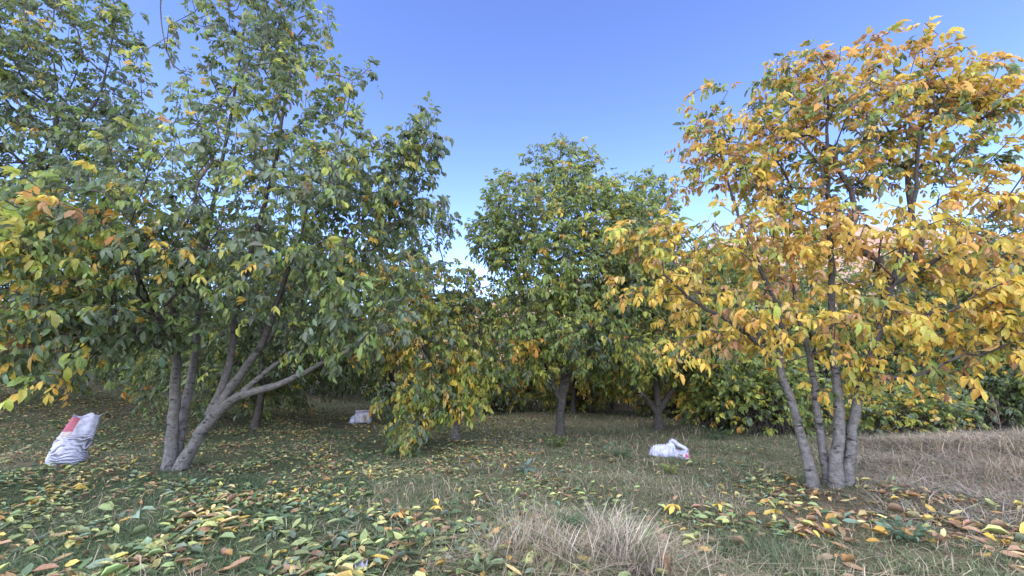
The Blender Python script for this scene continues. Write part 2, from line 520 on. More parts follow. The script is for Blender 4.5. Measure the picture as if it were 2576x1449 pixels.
def make_tree(name, label, base, stems, blobs, n_tips, per_tip, size, weights, seed, group='walnut trees of the orchard',
              lod=0, bf=0.35, bark=M_BARK, hang=0.6, twig_mat=M_TWIG, blob_w=None, clump=0.7, contrast=1.2, dens=1.0):
    """stems: list of (points, radii); blobs: (centre, rx, ry, rz, weight, palette or None) in metres"""
    r = np.random.default_rng(seed)
    root = empty(name, base, label, 'tree', group)
    SN, SR, SP = [], [], []
    for k, (pts, rd) in enumerate(stems):
        p, q = resample(pts, rd, 0.16)
        p[1:-1] += r.normal(0, .006, (len(p) - 2, 3))
        if k == 0 or p[0][2] < base[2] + 0.35:
            q *= .74; q[:4] *= np.array([1.45, 1.2, 1.08, 1.02])[:len(q[:4])]
            p[0][2] = base[2] - 0.12
        seg = 14 if lod == 0 else 8
        V, L, S = tube(p, q, seg, 0.045, seed)
        mesh('trunk', V, L, S, bark, parent=root, origin=base)
        s0 = len(SN)
        for i in range(len(p)):
            SN.append(p[i]); SR.append(q[i])
            SP.append(-1 if i == 0 else s0 + i - 1)
    SN, SR = np.array(SN), np.array(SR)
    # twig tips through the crown
    w = np.array([b[4] for b in blobs]); w = w / w.sum()
    cnt = r.multinomial(n_tips, w)
    T, TW = [], []
    for b, c in zip(blobs, cnt):
        v = nrm(r.normal(0, 1, (c, 3))) * (r.random(c) ** (1 / 2.8))[:, None]
        T.append(np.asarray(b[0]) + v * np.array([b[1], b[2], b[3]]))
        TW.append(np.repeat(np.asarray(b[5] if b[5] is not None else weights, float)[None], c, 0))
    T = np.concatenate(T); TW = np.concatenate(TW)
    ok = T[:, 2] > ground_z(T[:, 0], T[:, 1]) + 0.25
    T, TW = T[ok], TW[ok]
    # sources for branches: stem nodes in the upper part
    h = SN[:, 2] - base[2]
    use = SN.copy(); 
    pen = np.where(h < 0.9, 1e3, 0)
    pos, par, rad, tipn = grow(SN + np.stack([0 * pen, 0 * pen, 0 * pen], -1), SR, T, bf, r, SP) if pen.max() == 0 else grow_pen(SN, SR, T, bf, r, SP, pen)
    bag = Bag()
    for ch in chains(pos, par, rad, int((pen == 0).sum()) if pen.max() > 0 and (pen == 0).sum() >= 3 else len(SN)):
        pp = pos[ch]; rr = rad[ch].copy()
        rr[0] = min(rr[0], rr[1] * 1.25)
        sg = 7 if rr[0] > .03 else (5 if rr[0] > .012 else 3)
        V, L, S = tube(pp, rr, sg)
        bag.add(V, L, S)
    mesh('branchwork', *bag.out(), twig_mat, parent=root, origin=base)
    # leaves round every tip
    cen = np.average([b[0] for b in blobs], axis=0, weights=w)
    PB, UB, WB = [], [], []
    tp = pos[tipn]; pp = pos[par[tipn]]
    td = nrm(tp - pp)
    out = nrm(tp - cen)
    for k in range(per_tip):
        t = r.uniform(-0.1, 1.0, len(tp))[:, None]
        PB.append(pp + (tp - pp) * (t if k else 1.0))
        UB.append(td * .6 + out * .5 + r.normal(0, .75, (len(tp), 3)) + np.array([0, 0, .25]))
        WB.append(TW)
    PB, UB, WB = map(np.concatenate, (PB, UB, WB))
    V, L, S, idx = compound(PB, UB, size * r.uniform(.8, 1.15, len(PB)), r, lod, hang)
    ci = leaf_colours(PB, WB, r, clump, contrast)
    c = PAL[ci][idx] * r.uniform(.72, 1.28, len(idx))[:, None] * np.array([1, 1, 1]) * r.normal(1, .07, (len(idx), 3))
    k = len(LT) if lod == 0 else len(DT)
    mesh('crown', V, L, S, M_LEAF, np.repeat(np.clip(c, .01, .8), k, 0), parent=root, origin=base)
    return root

def grow_pen(SN, SR, T, bf, r, SP, pen):
    """as grow(), but no branch starts on the clear lower trunk"""
    keep = np.where(pen == 0)[0]
    if len(keep) < 3: keep = np.arange(len(SN))
    remap = {int(o): i for i, o in enumerate(keep)}
    sp = [remap.get(SP[o], -1) if SP[o] >= 0 else -1 for o in keep]
    return grow(SN[keep], SR[keep], T, bf, r, sp) if True else None

def S(pts, r0, r1):
    """stem from (px, py, depth) points"""
    p = np.array([P(*q) for q in pts])
    return p, np.linspace(r0, r1, len(p)) if not isinstance(r0, (list, tuple)) else np.array(r0)

def B(px, py, Y, rx, ry, rd, w=None, pal=None):
    c = P(px, py, Y)
    ax = (P(px + rx, py, Y) - P(px - rx, py, Y))[0] / 2
    az = (P(px, py - ry, Y) - P(px, py + ry, Y))[2] / 2
    return (c, abs(ax), rd, abs(az), (rx * ry) if w is None else rx * ry * w, pal)

#            deep blue  mid  lime  yel  amb  tan straw
GREEN = [2.4, 3.6, 2.3, .45, .14, .06, .02, .04]
GREENB = [.8, 1.5, 4.0, 1.3, .16, .04, .02, 0]
GREENY = [2.0, 1.8, 1.8, 1.0, .9, .25, .08, .1]
LIME = [.5, .9, 2.4, 3.0, .9, .12, .03, .7]
YEL = [.12, .05, .3, 1.0, 4.5, 1.0, .4, .8]
ORANGE = [.25, .2, .35, .35, 2.7, 2.2, .9, .1]
MIX = [1.1, .9, .9, .8, 2.0, 1.3, .3, .1]
YDROOP = [.3, .2, .5, .8, 3.0, 1.2, .1, .1]
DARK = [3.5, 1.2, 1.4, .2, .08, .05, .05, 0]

# ------------------------------------------------------------------ the orchard trees
bL = G(437, 1180)
YL = float(bL[1])
make_tree('walnut_tree', 'tall green walnut tree with pale forked stems beside the standing sack', bL,
    [S([(425, 1182, YL), (437, 1050, YL), (441, 950, YL), (443, 885, YL), (415, 835, YL - .1), (385, 780, YL - .2), (340, 680, YL - .5), (300, 560, YL - .8)], .125, .03),
     S([(440, 1160, YL + .12), (470, 1000, YL + .3), (492, 890, YL + .4), (500, 780, YL + .5), (520, 600, YL + .5), (560, 400, YL + .4), (600, 180, YL + .2), (620, 40, YL)], .105, .02),
     S([(450, 1182, YL - .03), (510, 1085, YL - .05), (565, 1000, YL - .1), (640, 895, YL - .3), (668, 845, YL - .4), (700, 750, YL - .6), (750, 620, YL - .8), (830, 480, YL - .9)], .13, .025),
     S([(525, 1045, YL + .05), (560, 970, YL + .1), (584, 880, YL + .2), (592, 790, YL + .2), (640, 600, YL + .1), (690, 420, YL), (720, 230, YL), (740, 100, YL)], .075, .02),
     S([(500, 1095, YL - .05), (545, 1040, YL - .1), (600, 997, YL - .2), (690, 972, YL - .4), (770, 935, YL - .6), (880, 880, YL - .8)], .10, .025),
     S([(590, 1000, YL - .15), (640, 962, YL - .2), (680, 925, YL - .2), (760, 860, YL - .1), (850, 760, YL)], .055, .02),
     S([(575, 975, YL + .1), (650, 885, YL + .3), (690, 840, YL + .5), (800, 780, YL + .8), (900, 650, YL + .8)], .062, .02),
     S([(443, 888, YL), (395, 870, YL - .2), (320, 840, YL - .5), (240, 790, YL - .9), (150, 760, YL - 1.4)], .055, .015)],
    [B(620, 70, 7.6, 190, 170, 1.5), B(520, -60, 7.6, 130, 90, 1.2), B(730, 60, 7.5, 100, 130, 1.1), B(640, 300, 7.4, 250, 190, 1.8),
     B(880, 230, 7.0, 80, 70, .6, .8), B(600, 530, 7.0, 380, 190, 2.0), B(880, 500, 6.9, 180, 190, 1.3), B(620, 700, 6.8, 360, 105, 1.9, 1.1),
     B(1055, 345, 6.4, 60, 75, .4, 1.8), B(1000, 460, 6.6, 100, 110, .7, 1.1), B(930, 740, 7.0, 150, 140, 1.1), B(250, 620, 6.0, 240, 190, 1.3, 1, GREENY),
     B(110, 810, 5.4, 160, 115, .9, 1, GREENY), B(75, 925, 4.9, 70, 50, .4, .5, YDROOP), B(80, 560, 4.9, 110, 120, .6, .8, GREENY), B(350, 815, 6.4, 200, 40, 1.0, .8), B(830, 850, 6.9, 130, 60, .9, .9)],
    1400, 4, .119, GREEN, 21, hang=.7)

bF = np.array([-11.8, 9.3, float(ground_z(-11.8, 9.3))])
make_tree('walnut_tree', 'leafy dark walnut tree reaching in from the upper left corner', bF,
    [(np.array([bF, bF + [.1, -.1, 1.5], bF + [.5, -.2, 3.0], bF + [.9, -.3, 5.0], bF + [1.3, -.4, 7.0], bF + [1.5, -.4, 8.6]]), np.array([.17, .14, .10, .06, .035, .015])),
     S([(120, 420, 9.0), (240, 260, 8.8), (268, 170, 8.7), (290, 60, 8.6)], .03, .01)],
    [B(120, 120, 8.6, 210, 170, 1.8), B(290, 60, 8.6, 55, 60, .6, .7), B(60, -90, 8.6, 250, 100, 1.5), B(60, 330, 8.6, 230, 160, 1.8), B(-160, 200, 8.6, 200, 300, 2),
     B(0, 600, 8.8, 280, 160, 1.8), B(300, 380, 9.2, 130, 120, 1)],
    1250, 4, .125, GREEN, 22)

bC = np.array([-1.4, 11.2, float(ground_z(-1.4, 11.2))])
make_tree('walnut_tree', 'drooping lime and green walnut tree with branches hanging to the grass', bC,
    [(np.array([bC, bC + [0, 0, 1.0], bC + [-.1, .1, 1.8], bC + [-.3, .2, 3.0], bC + [-.5, .3, 4.6]]), np.array([.14, .12, .10, .07, .02])),
     (np.array([bC + [0, 0, 1.2], bC + [-.5, -.4, 1.9], bC + [-1.0, -.9, 2.5], bC + [-1.5, -1.3, 2.7]]), np.array([.08, .06, .04, .02])),
     (np.array([bC + [0, 0, 1.3], bC + [.4, -.3, 2.1], bC + [.7, -.6, 2.8]]), np.array([.07, .05, .02]))],
    [B(1090, 560, 12, 65, 75, .7, 1, GREEN), B(1000, 620, 12, 80, 90, .9, 1, GREEN), B(1070, 720, 11, 150, 90, 1.3, 1, GREENY), B(1070, 850, 10.6, 160, 100, 1.3, 1), B(1150, 920, 10.2, 95, 110, .8),
     B(1045, 985, 9.6, 85, 60, .5, 1), B(1020, 1075, 9.3, 65, 40, .3, .9), B(1130, 1000, 10.0, 90, 50, .5), B(930, 830, 10.3, 90, 70, .8), B(1190, 760, 11.2, 70, 80, .8, 1, GREENY)],
    680, 4, .128, LIME, 23, hang=1.0)

bB = G(1408, 1100); YB = float(bB[1])
make_tree('walnut_tree', 'green walnut tree with a single dark trunk in the middle of the clearing', bB,
    [S([(1408, 1102, YB), (1410, 1050, YB), (1415, 985, YB), (1420, 940, YB), (1422, 860, YB), (1428, 760, YB), (1420, 640, YB), (1415, 480, YB)], [.16, .145, .155, .11, .09, .07, .045, .015], 0),
     S([(1410, 1005, YB), (1388, 965, YB - .1), (1372, 925, YB - .2), (1340, 860, YB - .3), (1320, 760, YB - .2), (1300, 640, YB)], .09, .02),
     S([(1420, 985, YB), (1440, 930, YB - .1), (1500, 872, YB - .3), (1560, 800, YB - .4), (1600, 700, YB - .3)], .085, .02),
     S([(1418, 960, YB + .1), (1450, 860, YB + .3), (1480, 740, YB + .4), (1500, 600, YB + .3)], .07, .02)],
    [B(1410, 435, 11.6, 110, 80, 1.0), B(1400, 540, 11.4, 185, 100, 1.6), B(1430, 650, 11.2, 230, 110, 1.9), B(1255, 480, 11.6, 40, 60, .4, .9), B(1265, 590, 11.4, 80, 80, .8), B(1200, 580, 11.4, 32, 60, .4, .8),
     B(1420, 760, 11.2, 225, 90, 2.0), B(1420, 860, 11.0, 215, 55, 1.9), B(1320, 920, 10.8, 100, 28, .7, .9), B(1570, 510, 11.8, 75, 85, .8), B(1540, 890, 11, 110, 40, 1.0), B(1580, 640, 11.5, 110, 120, 1.1, 1, GREENY),
     B(1320, 870, 9.9, 45, 25, .3, .5, YDROOP)],
    1750, 4, .125, GREENB, 24, bark=M_BARK_D)

bR = G(1658, 1080); YR = float(bR[1])
make_tree('walnut_tree', 'green walnut tree forking low behind the collapsed sack', bR,
    [S([(1658, 1081, YR), (1655, 1020, YR), (1650, 920, YR), (1645, 800, YR), (1640, 660, YR)], [.17, .15, .11, .07, .02], 0),
     S([(1655, 1040, YR), (1610, 985, YR - .1), (1565, 955, YR - .3), (1500, 905, YR - .5)], .09, .025),
     S([(1660, 1030, YR), (1700, 970, YR - .1), (1722, 930, YR - .2), (1760, 850, YR - .3), (1790, 740, YR - .3)], .10, .025)],
    [B(1645, 500, 13.4, 62, 75, .8), B(1640, 640, 13.3, 110, 110, 1.3), B(1650, 780, 13, 170, 90, 1.8, 1, GREENY), B(1640, 870, 12.8, 190, 60, 1.8), B(1560, 930, 12.4, 90, 30, .8), B(1780, 900, 12.5, 90, 90, 1.2), B(1800, 700, 13, 90, 110, 1.2)],
    1250, 4, .125, GREENB, 25, bark=M_BARK_D)

bA = G(2085, 1222); YA = float(bA[1])
make_tree('walnut_tree', 'golden yellow walnut tree with four pale stems on the right', bA,
    [S([(2048, 1222, YA - .05), (2015, 1100, YA - .05), (1985, 990, YA - .1), (1960, 915, YA - .1), (1966, 830, YA - .1), (1942, 740, YA - .1), (1890, 630, YA - .1), (1850, 520, YA), (1810, 380, YA)], .085, .018),
     S([(2085, 1222, YA + .05), (2062, 1080, YA + .1), (2046, 960, YA + .15), (2030, 870, YA + .2), (2008, 800, YA + .3), (1990, 680, YA + .4), (1970, 520, YA + .5), (1965, 380, YA + .5)], .075, .016),
     S([(2100, 1224, YA - .08), (2108, 1100, YA - .05), (2110, 1000, YA), (2095, 860, YA), (2093, 700, YA), (2085, 520, YA), (2080, 330, YA), (2085, 180, YA)], .105, .018),
     S([(2128, 1220, YA - .02), (2144, 1080, YA - .02), (2168, 960, YA - .05), (2196, 880, YA - .1), (2232, 760, YA - .2), (2262, 650, YA - .2), (2300, 500, YA - .3), (2312, 360, YA - .3), (2350, 220, YA - .3)], .095, .018),
     S([(1958, 918, YA - .1), (1900, 860, YA - .2), (1840, 810, YA - .3), (1750, 760, YA - .4), (1670, 690, YA - .5)], .045, .012),
     S([(2180, 945, YA - .05), (2255, 952, YA - .3), (2330, 935, YA - .5), (2430, 890, YA - .8)], .04, .012),
     S([(2245, 715, YA - .2), (2330, 670, YA - .4), (2440, 590, YA - .6), (2560, 480, YA - .8)], .04, .012)],
    [B(2160, 205, 6.3, 220, 75, 1.1, 1.5, ORANGE), B(2400, 235, 6.0, 130, 80, .7, 1.5, ORANGE), B(2500, 225, 5.7, 60, 70, .4, 1.4, ORANGE), B(1770, 275, 6.5, 60, 65, .5, 1.2, MIX), B(2000, 240, 6.5, 80, 120, .6, 1.4, MIX), B(1830, 410, 6.4, 125, 130, .9, 1.3, ORANGE),
     B(2080, 370, 6.4, 230, 130, 1.4, 1.15, MIX), B(2370, 340, 6.1, 140, 130, 1.0, 1.1, MIX), B(2000, 480, 6.5, 180, 90, 1.0, 1.1, MIX), B(1900, 610, 6.3, 200, 120, 1.3, .8, YEL), B(1640, 590, 6.0, 100, 55, .5, 1.1, YEL), B(1660, 700, 6.0, 95, 65, .6, 1, YEL),
     B(2150, 640, 6.3, 260, 130, 1.5, .65, YEL), B(2420, 600, 5.8, 150, 150, .9, .8, YEL), B(1840, 790, 6.2, 170, 85, 1.0, .8, YEL), B(1700, 880, 5.8, 50, 45, .3, .8, YEL), B(2080, 820, 6.0, 260, 80, 1.3, .7, YEL),
     B(2420, 820, 5.5, 170, 85, .8, .8, YEL), B(2290, 920, 5.9, 150, 45, .8, .75, [.2, .1, .8, 2.8, 2.5, .4, .2, .2]), B(2560, 780, 5.0, 70, 110, .5, .8, YEL), B(2540, 430, 5.4, 60, 90, .5, .9, ORANGE), B(2090, 960, 6.2, 110, 40, .6, .5, [.3, .1, 1.2, 2.8, 1.6, .3, .1, .1])],
    1300, 3, .109, YEL, 26, hang=.65, bf=.3)

# trees behind, seen between and under the near crowns
def back_tree(x, y, h, rw, label, seed, pal, tips=260, low=.9, lod=1, bark=M_BARK_D, size=.15):
    b = np.array([x, y, float(ground_z(x, y))])
    r = np.random.default_rng(seed)
    stems = [(np.array([b, b + [.05, 0, 1.2], b + [r.normal(0, .2), 0, h * .5], b + [r.normal(0, .3), 0, h * .9]]), np.array([.15, .12, .08, .02]))]
    for k in range(3):
        a = k * 2.1 + r.uniform(0, 1)
        stems.append((np.array([b + [0, 0, 1.1], b + [.6 * math.cos(a), .6 * math.sin(a), 1.9], b + [rw * .6 * math.cos(a), rw * .6 * math.sin(a), h * .55]]), np.array([.08, .06, .02])))
    bl = [(b + [0, 0, h * .62], rw * .8, rw * .8, h * .33, 3, None), (b + [0, 0, h * .85], rw * .5, rw * .5, h * .17, 1, None)]
    for k in range(7):
        a = k * .9 + r.uniform(0, .5)
        bl.append((b + [rw * .65 * math.cos(a), rw * .65 * math.sin(a), r.uniform(low + .5, h * .6)], rw * .45, rw * .45, h * .17, .8, None))
    make_tree('walnut_tree', label, b, stems, bl, tips, 5, size, pal, seed, lod=lod, bark=bark, bf=.35)

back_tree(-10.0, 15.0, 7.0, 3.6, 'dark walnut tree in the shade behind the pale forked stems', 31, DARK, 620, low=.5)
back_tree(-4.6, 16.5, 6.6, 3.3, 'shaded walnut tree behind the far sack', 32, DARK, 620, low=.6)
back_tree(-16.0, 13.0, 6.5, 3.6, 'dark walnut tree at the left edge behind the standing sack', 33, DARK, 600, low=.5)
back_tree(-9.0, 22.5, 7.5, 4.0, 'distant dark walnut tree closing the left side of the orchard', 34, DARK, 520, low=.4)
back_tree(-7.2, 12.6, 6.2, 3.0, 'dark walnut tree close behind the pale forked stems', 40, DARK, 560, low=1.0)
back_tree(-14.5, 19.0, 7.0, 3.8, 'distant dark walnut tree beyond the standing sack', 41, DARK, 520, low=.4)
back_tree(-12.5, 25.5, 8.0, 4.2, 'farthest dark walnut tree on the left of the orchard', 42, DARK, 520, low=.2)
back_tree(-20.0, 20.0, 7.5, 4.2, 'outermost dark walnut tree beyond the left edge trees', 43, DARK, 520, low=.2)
back_tree(6.6, 18.6, 6.0, 2.8, 'green walnut tree behind the tree that forks low', 44, LIME, 480, low=.4)
back_tree(11.6, 16.6, 6.3, 2.9, 'green walnut tree behind the right side of the golden tree', 45, GREENB, 520, low=.3)
back_tree(16.5, 18.0, 7.2, 3.6, 'greyish walnut tree far behind the right edge of the golden tree', 46, [2, 3, 1, .3, .1, .1, .3, 0], 520, low=.3)
back_tree(2.6, 19.0, 5.8, 2.7, 'distant walnut tree right behind the single dark trunk', 47, LIME, 480, low=.7)
back_tree(.4, 21.0, 6.0, 3.2, 'distant walnut tree seen through the gap left of the single dark trunk', 35, GREENY, 600)
back_tree(4.8, 21.5, 6.4, 3.0, 'distant yellowing walnut tree between the two dark trunks', 36, LIME, 520)
back_tree(8.6, 16.0, 6.2, 3.0, 'green walnut tree behind the four pale stems', 37, GREENB, 560, low=.2)
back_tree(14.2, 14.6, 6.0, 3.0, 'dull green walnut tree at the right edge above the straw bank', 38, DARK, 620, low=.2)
back_tree(-3.4, 25.0, 7.2, 3.5, 'far walnut tree at the back left of the clearing', 39, DARK, 320)

# ------------------------------------------------------------------ shrubs and rough growth
def shrub(name, label, loc, rx, ry, h, n, size, pal, seed, group=None, lod=0):
    r = np.random.default_rng(seed)
    root = empty(name, loc, label, 'shrub', group)
    T = nrm(r.normal(0, 1, (n, 3))) * (r.random(n) ** .45)[:, None] * [rx, ry, h * .5] + np.asarray(loc) + [0, 0, h * .5]
    T[:, 2] = np.maximum(T[:, 2], loc[2] + .1)
    bag = Bag()
    for k in range(0, n, 3):
        a = np.asarray(loc) + [r.normal(0, rx * .25), r.normal(0, ry * .25), -.03]
        m = (a + T[k]) / 2 + [0, 0, .12 * h]
        p, q = resample([a, m, T[k]], [.012, .009, .004], .3)
        bag.add(*tube(p, q, 3))
    mesh('stem', *bag.out(), M_TWIG, parent=root, origin=loc)
    PB = np.repeat(T, 2, 0) + r.normal(0, .06, (2 * n, 3))
    UB = nrm(PB - np.asarray(loc)) + r.normal(0, .6, (2 * n, 3))
    V, L, S_, idx = compound(PB, UB, size * r.uniform(.8, 1.2, 2 * n), r, lod, .5, .5)
    ci = leaf_colours(PB, pal, r, .6)
    c = PAL[ci][idx] * r.uniform(.7, 1.3, len(idx))[:, None]
    mesh('foliage', V, L, S_, M_LEAF, np.repeat(c, 8 if lod == 0 else 4, 0), parent=root, origin=loc)
    return root

def at_ground(x, y): return np.array([x, y, float(ground_z(x, y))])
shrub('shrub', 'low green shrub with yellow leaf tips behind the straw bank', at_ground(10.2, 11.6), 1.7, .9, 1.3, 420, .10, [2, 1.6, 1.6, .9, .8, .1, 0, .2], 51, 'shrubs behind the straw bank')
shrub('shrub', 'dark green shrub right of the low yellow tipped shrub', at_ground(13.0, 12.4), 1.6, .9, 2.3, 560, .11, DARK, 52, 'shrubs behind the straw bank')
shrub('shrub', 'lime green shrub just behind the four pale stems', at_ground(6.9, 12.2), 1.7, 1.0, 2.3, 620, .12, GREENB, 53, 'shrubs behind the straw bank')

shrub('shrub', 'pale lime shrub at the back between the two dark trunks', at_ground(2.9, 20.0), 1.9, 1.0, 2.4, 420, .15, LIME, 54, 'shrubs at the back of the orchard', 1)
shrub('shrub', 'yellow green shrub at the back behind the low forking tree', at_ground(6.4, 18.0), 1.9, 1.0, 2.5, 460, .15, LIME, 55, 'shrubs at the back of the orchard', 1)
shrub('shrub', 'green shrub at the back left of the single dark trunk', at_ground(-.6, 20.2), 1.9, 1.0, 2.2, 420, .15, GREENB, 56, 'shrubs at the back of the orchard', 1)
shrub('shrub', 'bright green shrub filling the gap left of the four pale stems', at_ground(6.3, 13.6), 1.5, .9, 2.6, 520, .12, LIME, 57, 'shrubs behind the straw bank')
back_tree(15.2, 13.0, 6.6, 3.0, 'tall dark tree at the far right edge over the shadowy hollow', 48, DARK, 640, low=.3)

def thicket():
    r = np.random.default_rng(61)
    n = 5200
    x = r.uniform(-24, 24, n); y = 23.5 + r.normal(0, 1.3, n) + .02 * x * x * 0
    h = r.uniform(.5, 2.6, n) * (1 + .35 * noise3(np.stack([x, y, 0 * x], -1), 2.0))
    h = np.maximum(h, .3)
    z = ground_z(x, y)
    bag = Bag()
    PB = np.stack([x, y, z + h * r.uniform(.2, 1, n)], -1)
    V, L, S_, idx = compound(PB, r.normal(0, 1, (n, 3)) + [0, -.4, .2], r.uniform(.10, .2, n), r, 1, .5, .5)
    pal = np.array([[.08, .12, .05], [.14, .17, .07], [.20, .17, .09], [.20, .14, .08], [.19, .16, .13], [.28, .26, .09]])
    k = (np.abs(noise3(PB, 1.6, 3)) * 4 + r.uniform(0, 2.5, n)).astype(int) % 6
    c = np.where((PB[:, 0] < -2.5)[:, None], np.array([.045, .07, .03]), pal[k])[idx] * r.uniform(.7, 1.3, len(idx))[:, None]  # left stretch coloured darker to stand in for deep shade under the trees
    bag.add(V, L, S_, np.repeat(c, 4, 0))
    m = 1500
    for i in range(m):
        a = np.array([x[i], y[i] - .3, z[i] - .03]); b = a + [r.normal(0, .3), r.normal(0, .2), h[i]]
        g = r.uniform(.7, 1.3)
        V, L, S_ = tube(np.array([a, (a + b) / 2 + r.normal(0, .08, 3), b]), [.014, .010, .004], 3)
        bag.add(V, L, S_, np.array([.17, .14, .12]) * g)
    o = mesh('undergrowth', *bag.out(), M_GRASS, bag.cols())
    tag(o, 'tangled brown and green undergrowth closing the back of the orchard', 'undergrowth', kind='stuff')
thicket()

# ------------------------------------------------------------------ grass
def blades(x, y, h, w, lean, colr, r):
    """curved three-segment blades; all arrays of length N"""
    N = len(x)
    a = r.uniform(0, 2 * np.pi, N)
    z = ground_z(x, y) - .01
    root = np.stack([x, y, z], -1)
    d = np.stack([np.cos(a), np.sin(a), 0 * a], -1)
    s = np.stack([-np.sin(a + r.normal(0, .5, N)), np.cos(a), 0 * a], -1)
    V = np.zeros((N, 7, 3))
    for k, (t, wk) in enumerate(((0, 1), (.4, .85), (.75, .55), (1, 0))):
        c = root + d * (lean * h * t ** 1.7)[:, None] + np.stack([0 * h, 0 * h, h * (t - .35 * np.minimum(lean, 1.6) * t * t)], -1)
        if k < 3:
            V[:, 2 * k] = c - s * (w * wk * .5)[:, None]; V[:, 2 * k + 1] = c + s * (w * wk * .5)[:, None]
        else:
            V[:, 6] = c
    F = np.array([0, 1, 3, 2, 2, 3, 5, 4, 4, 5, 6]); ST = np.array([0, 4, 8])
    L = (F[None] + (np.arange(N) * 7)[:, None]).ravel()
    S_ = (ST[None] + (np.arange(N) * 11)[:, None]).ravel()
    return V.reshape(-1, 3), L, S_, np.repeat(colr, 7, 0)

def scatter(n, y0, y1, r, power=1.0):
    y = y0 + (y1 - y0) * r.random(n) ** power
    x = r.uniform(-1.3, 1.3, n) * y
    return x, y

def turf():
    r = np.random.default_rng(71)
    bag = Bag()
    for n, y0, y1, k, w in ((34000, 2.9, 7.0, 7, .0065), (20000, 6.5, 13.0, 6, .010), (9000, 12, 24.0, 5, .018)):
        x, y = scatter(n, y0, y1, r, .8)
        x = np.repeat(x, k) + r.normal(0, .035, n * k); y = np.repeat(y, k) + r.normal(0, .035, n * k)
        d = dryness(x, y)
        bare = noise3(np.stack([x, y, 0 * x], -1), .5, 8)
        keep = r.random(n * k) < np.clip(.75 + .5 * bare, .15, 1) * (1 - .6 * np.exp(-((x - 4.2) / 2.2) ** 2 - ((y - 5.2) / 1.2) ** 2))
        x, y, d = x[keep], y[keep], d[keep]
        N = len(x)
        isdry = r.random(N) < d * .85
        h = r.gamma(5, .0125, N) * (1 + 1.3 * d) * (1 - .45 * np.exp(-((x - 4.0) / 2.2) ** 2 - ((y - 5.2) / 1.4) ** 2)) * np.where(y > 12, 1.3, 1)
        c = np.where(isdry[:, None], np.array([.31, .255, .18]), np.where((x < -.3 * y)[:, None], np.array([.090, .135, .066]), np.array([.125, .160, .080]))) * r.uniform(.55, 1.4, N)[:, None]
        c = c * r.normal(1, .06, (N, 3))
        h = h * np.where(isdry, 1.25, 1)
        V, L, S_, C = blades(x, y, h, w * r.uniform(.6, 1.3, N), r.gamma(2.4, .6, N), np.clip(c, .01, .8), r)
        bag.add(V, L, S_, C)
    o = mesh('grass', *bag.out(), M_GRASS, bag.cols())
    tag(o, 'short mixed green and straw coloured grass over the orchard floor', 'grass', kind='stuff')
turf()

def straw_bank():
    r = np.random.default_rng(72)
    n = 60000
    x = r.uniform(3.5, 15, n); y = r.uniform(4.6, 12, n)
    keep = (r.random(n) < dryness(x, y) - .25) & (x > .55 * y + 1.2)
    x, y = x[keep], y[keep]; N = len(x)
    h = r.gamma(5, .034, N)
    pat = np.clip(.85 + .35 * noise3(np.stack([x, y, 0 * x], -1), .7, 9), .4, 1.4)[:, None]
    c = np.where((r.random(N) < .16)[:, None], np.array([.13, .15, .08]), np.array([.345, .31, .26])) * pat * r.uniform(.5, 1.35, N)[:, None] * r.normal(1, .05, (N, 3))
    V, L, S_, C = blades(x, y, h, r.uniform(.006, .012, N), r.uniform(1.1, 3.6, N), c, r)
    o = mesh('dry_grass', V, L, S_, M_GRASS, C)
    tag(o, 'matted pale dry grass on the bank at the right', 'grass', kind='stuff')
straw_bank()

def tussock(label, loc, n, rad, h, c, seed, lean=(.3, 1.3), w=.006, group=None, name='grass_tussock'):
    r = np.random.default_rng(seed)
    a = r.uniform(0, 6.28, n); q = rad * r.random(n) ** .7
    x = loc[0] + q * np.cos(a); y = loc[1] + q * np.sin(a)
    hh = h * r.uniform(.45, 1.15, n)
    cc = np.asarray(c) * r.uniform(.55, 1.35, n)[:, None] * r.normal(1, .05, (n, 3))
    V, L, S_, C = blades(x, y, hh, w * r.uniform(.6, 1.3, n), r.uniform(*lean, n), np.clip(cc, .01, .8), r)
    o = mesh(name, V, L, S_, M_GRASS, C, origin=loc)
    return tag(o, label, 'grass tussock', group)

def tall_tussock(label, tufts, n, h, c, seed, lean, drift):
    """several tufts of one clump, their strands combed the same way"""
    r = np.random.default_rng(seed)
    bag = Bag(); base = G(*tufts[0][:2])
    for px, py, rad, k in tufts:
        b = G(px, py); m = int(n * k)
        a = r.uniform(0, 6.28, m); q = rad * r.random(m) ** .6
        x = b[0] + q * np.cos(a); y = b[1] + q * np.sin(a)
        hh = h * k ** .3 * r.uniform(.35, 1.2, m)
        cc = np.where(r.random(m)[:, None] < .22, np.array([.11, .15, .07]), np.asarray(c)) * r.uniform(.3, 1.5, m)[:, None] * r.normal(1, .05, (m, 3))
        V, L, S_, C = blades(x, y, hh, .0065 * r.uniform(.5, 1.4, m), r.gamma(3, lean / 3, m), np.clip(cc, .01, .8), r)
        V = V.reshape(m, 7, 3); up = np.clip((V[:, :, 2] - ground_z(x, y)[:, None]) / h, 0, 1.2) ** 1.6
        V[:, :, 0] += up * drift * r.uniform(.3, 1.3, m)[:, None]; V[:, :, 1] -= up * .06
        bag.add(V.reshape(-1, 3), L, S_, C)
    return tag(mesh('grass_tussock', *bag.out(), M_GRASS, bag.cols(), origin=base), label, 'grass tussock')
tall_tussock('tall pale tussock of dry grass arching over in the centre foreground',
    [(1540, 1400, .12, 1.0), (1580, 1435, .13, 1.0), (1500, 1345, .16, .6), (1620, 1449, .12, .6), (1470, 1430, .2, .4)], 260, .46, (.37, .325, .25), 81, .9, .2)
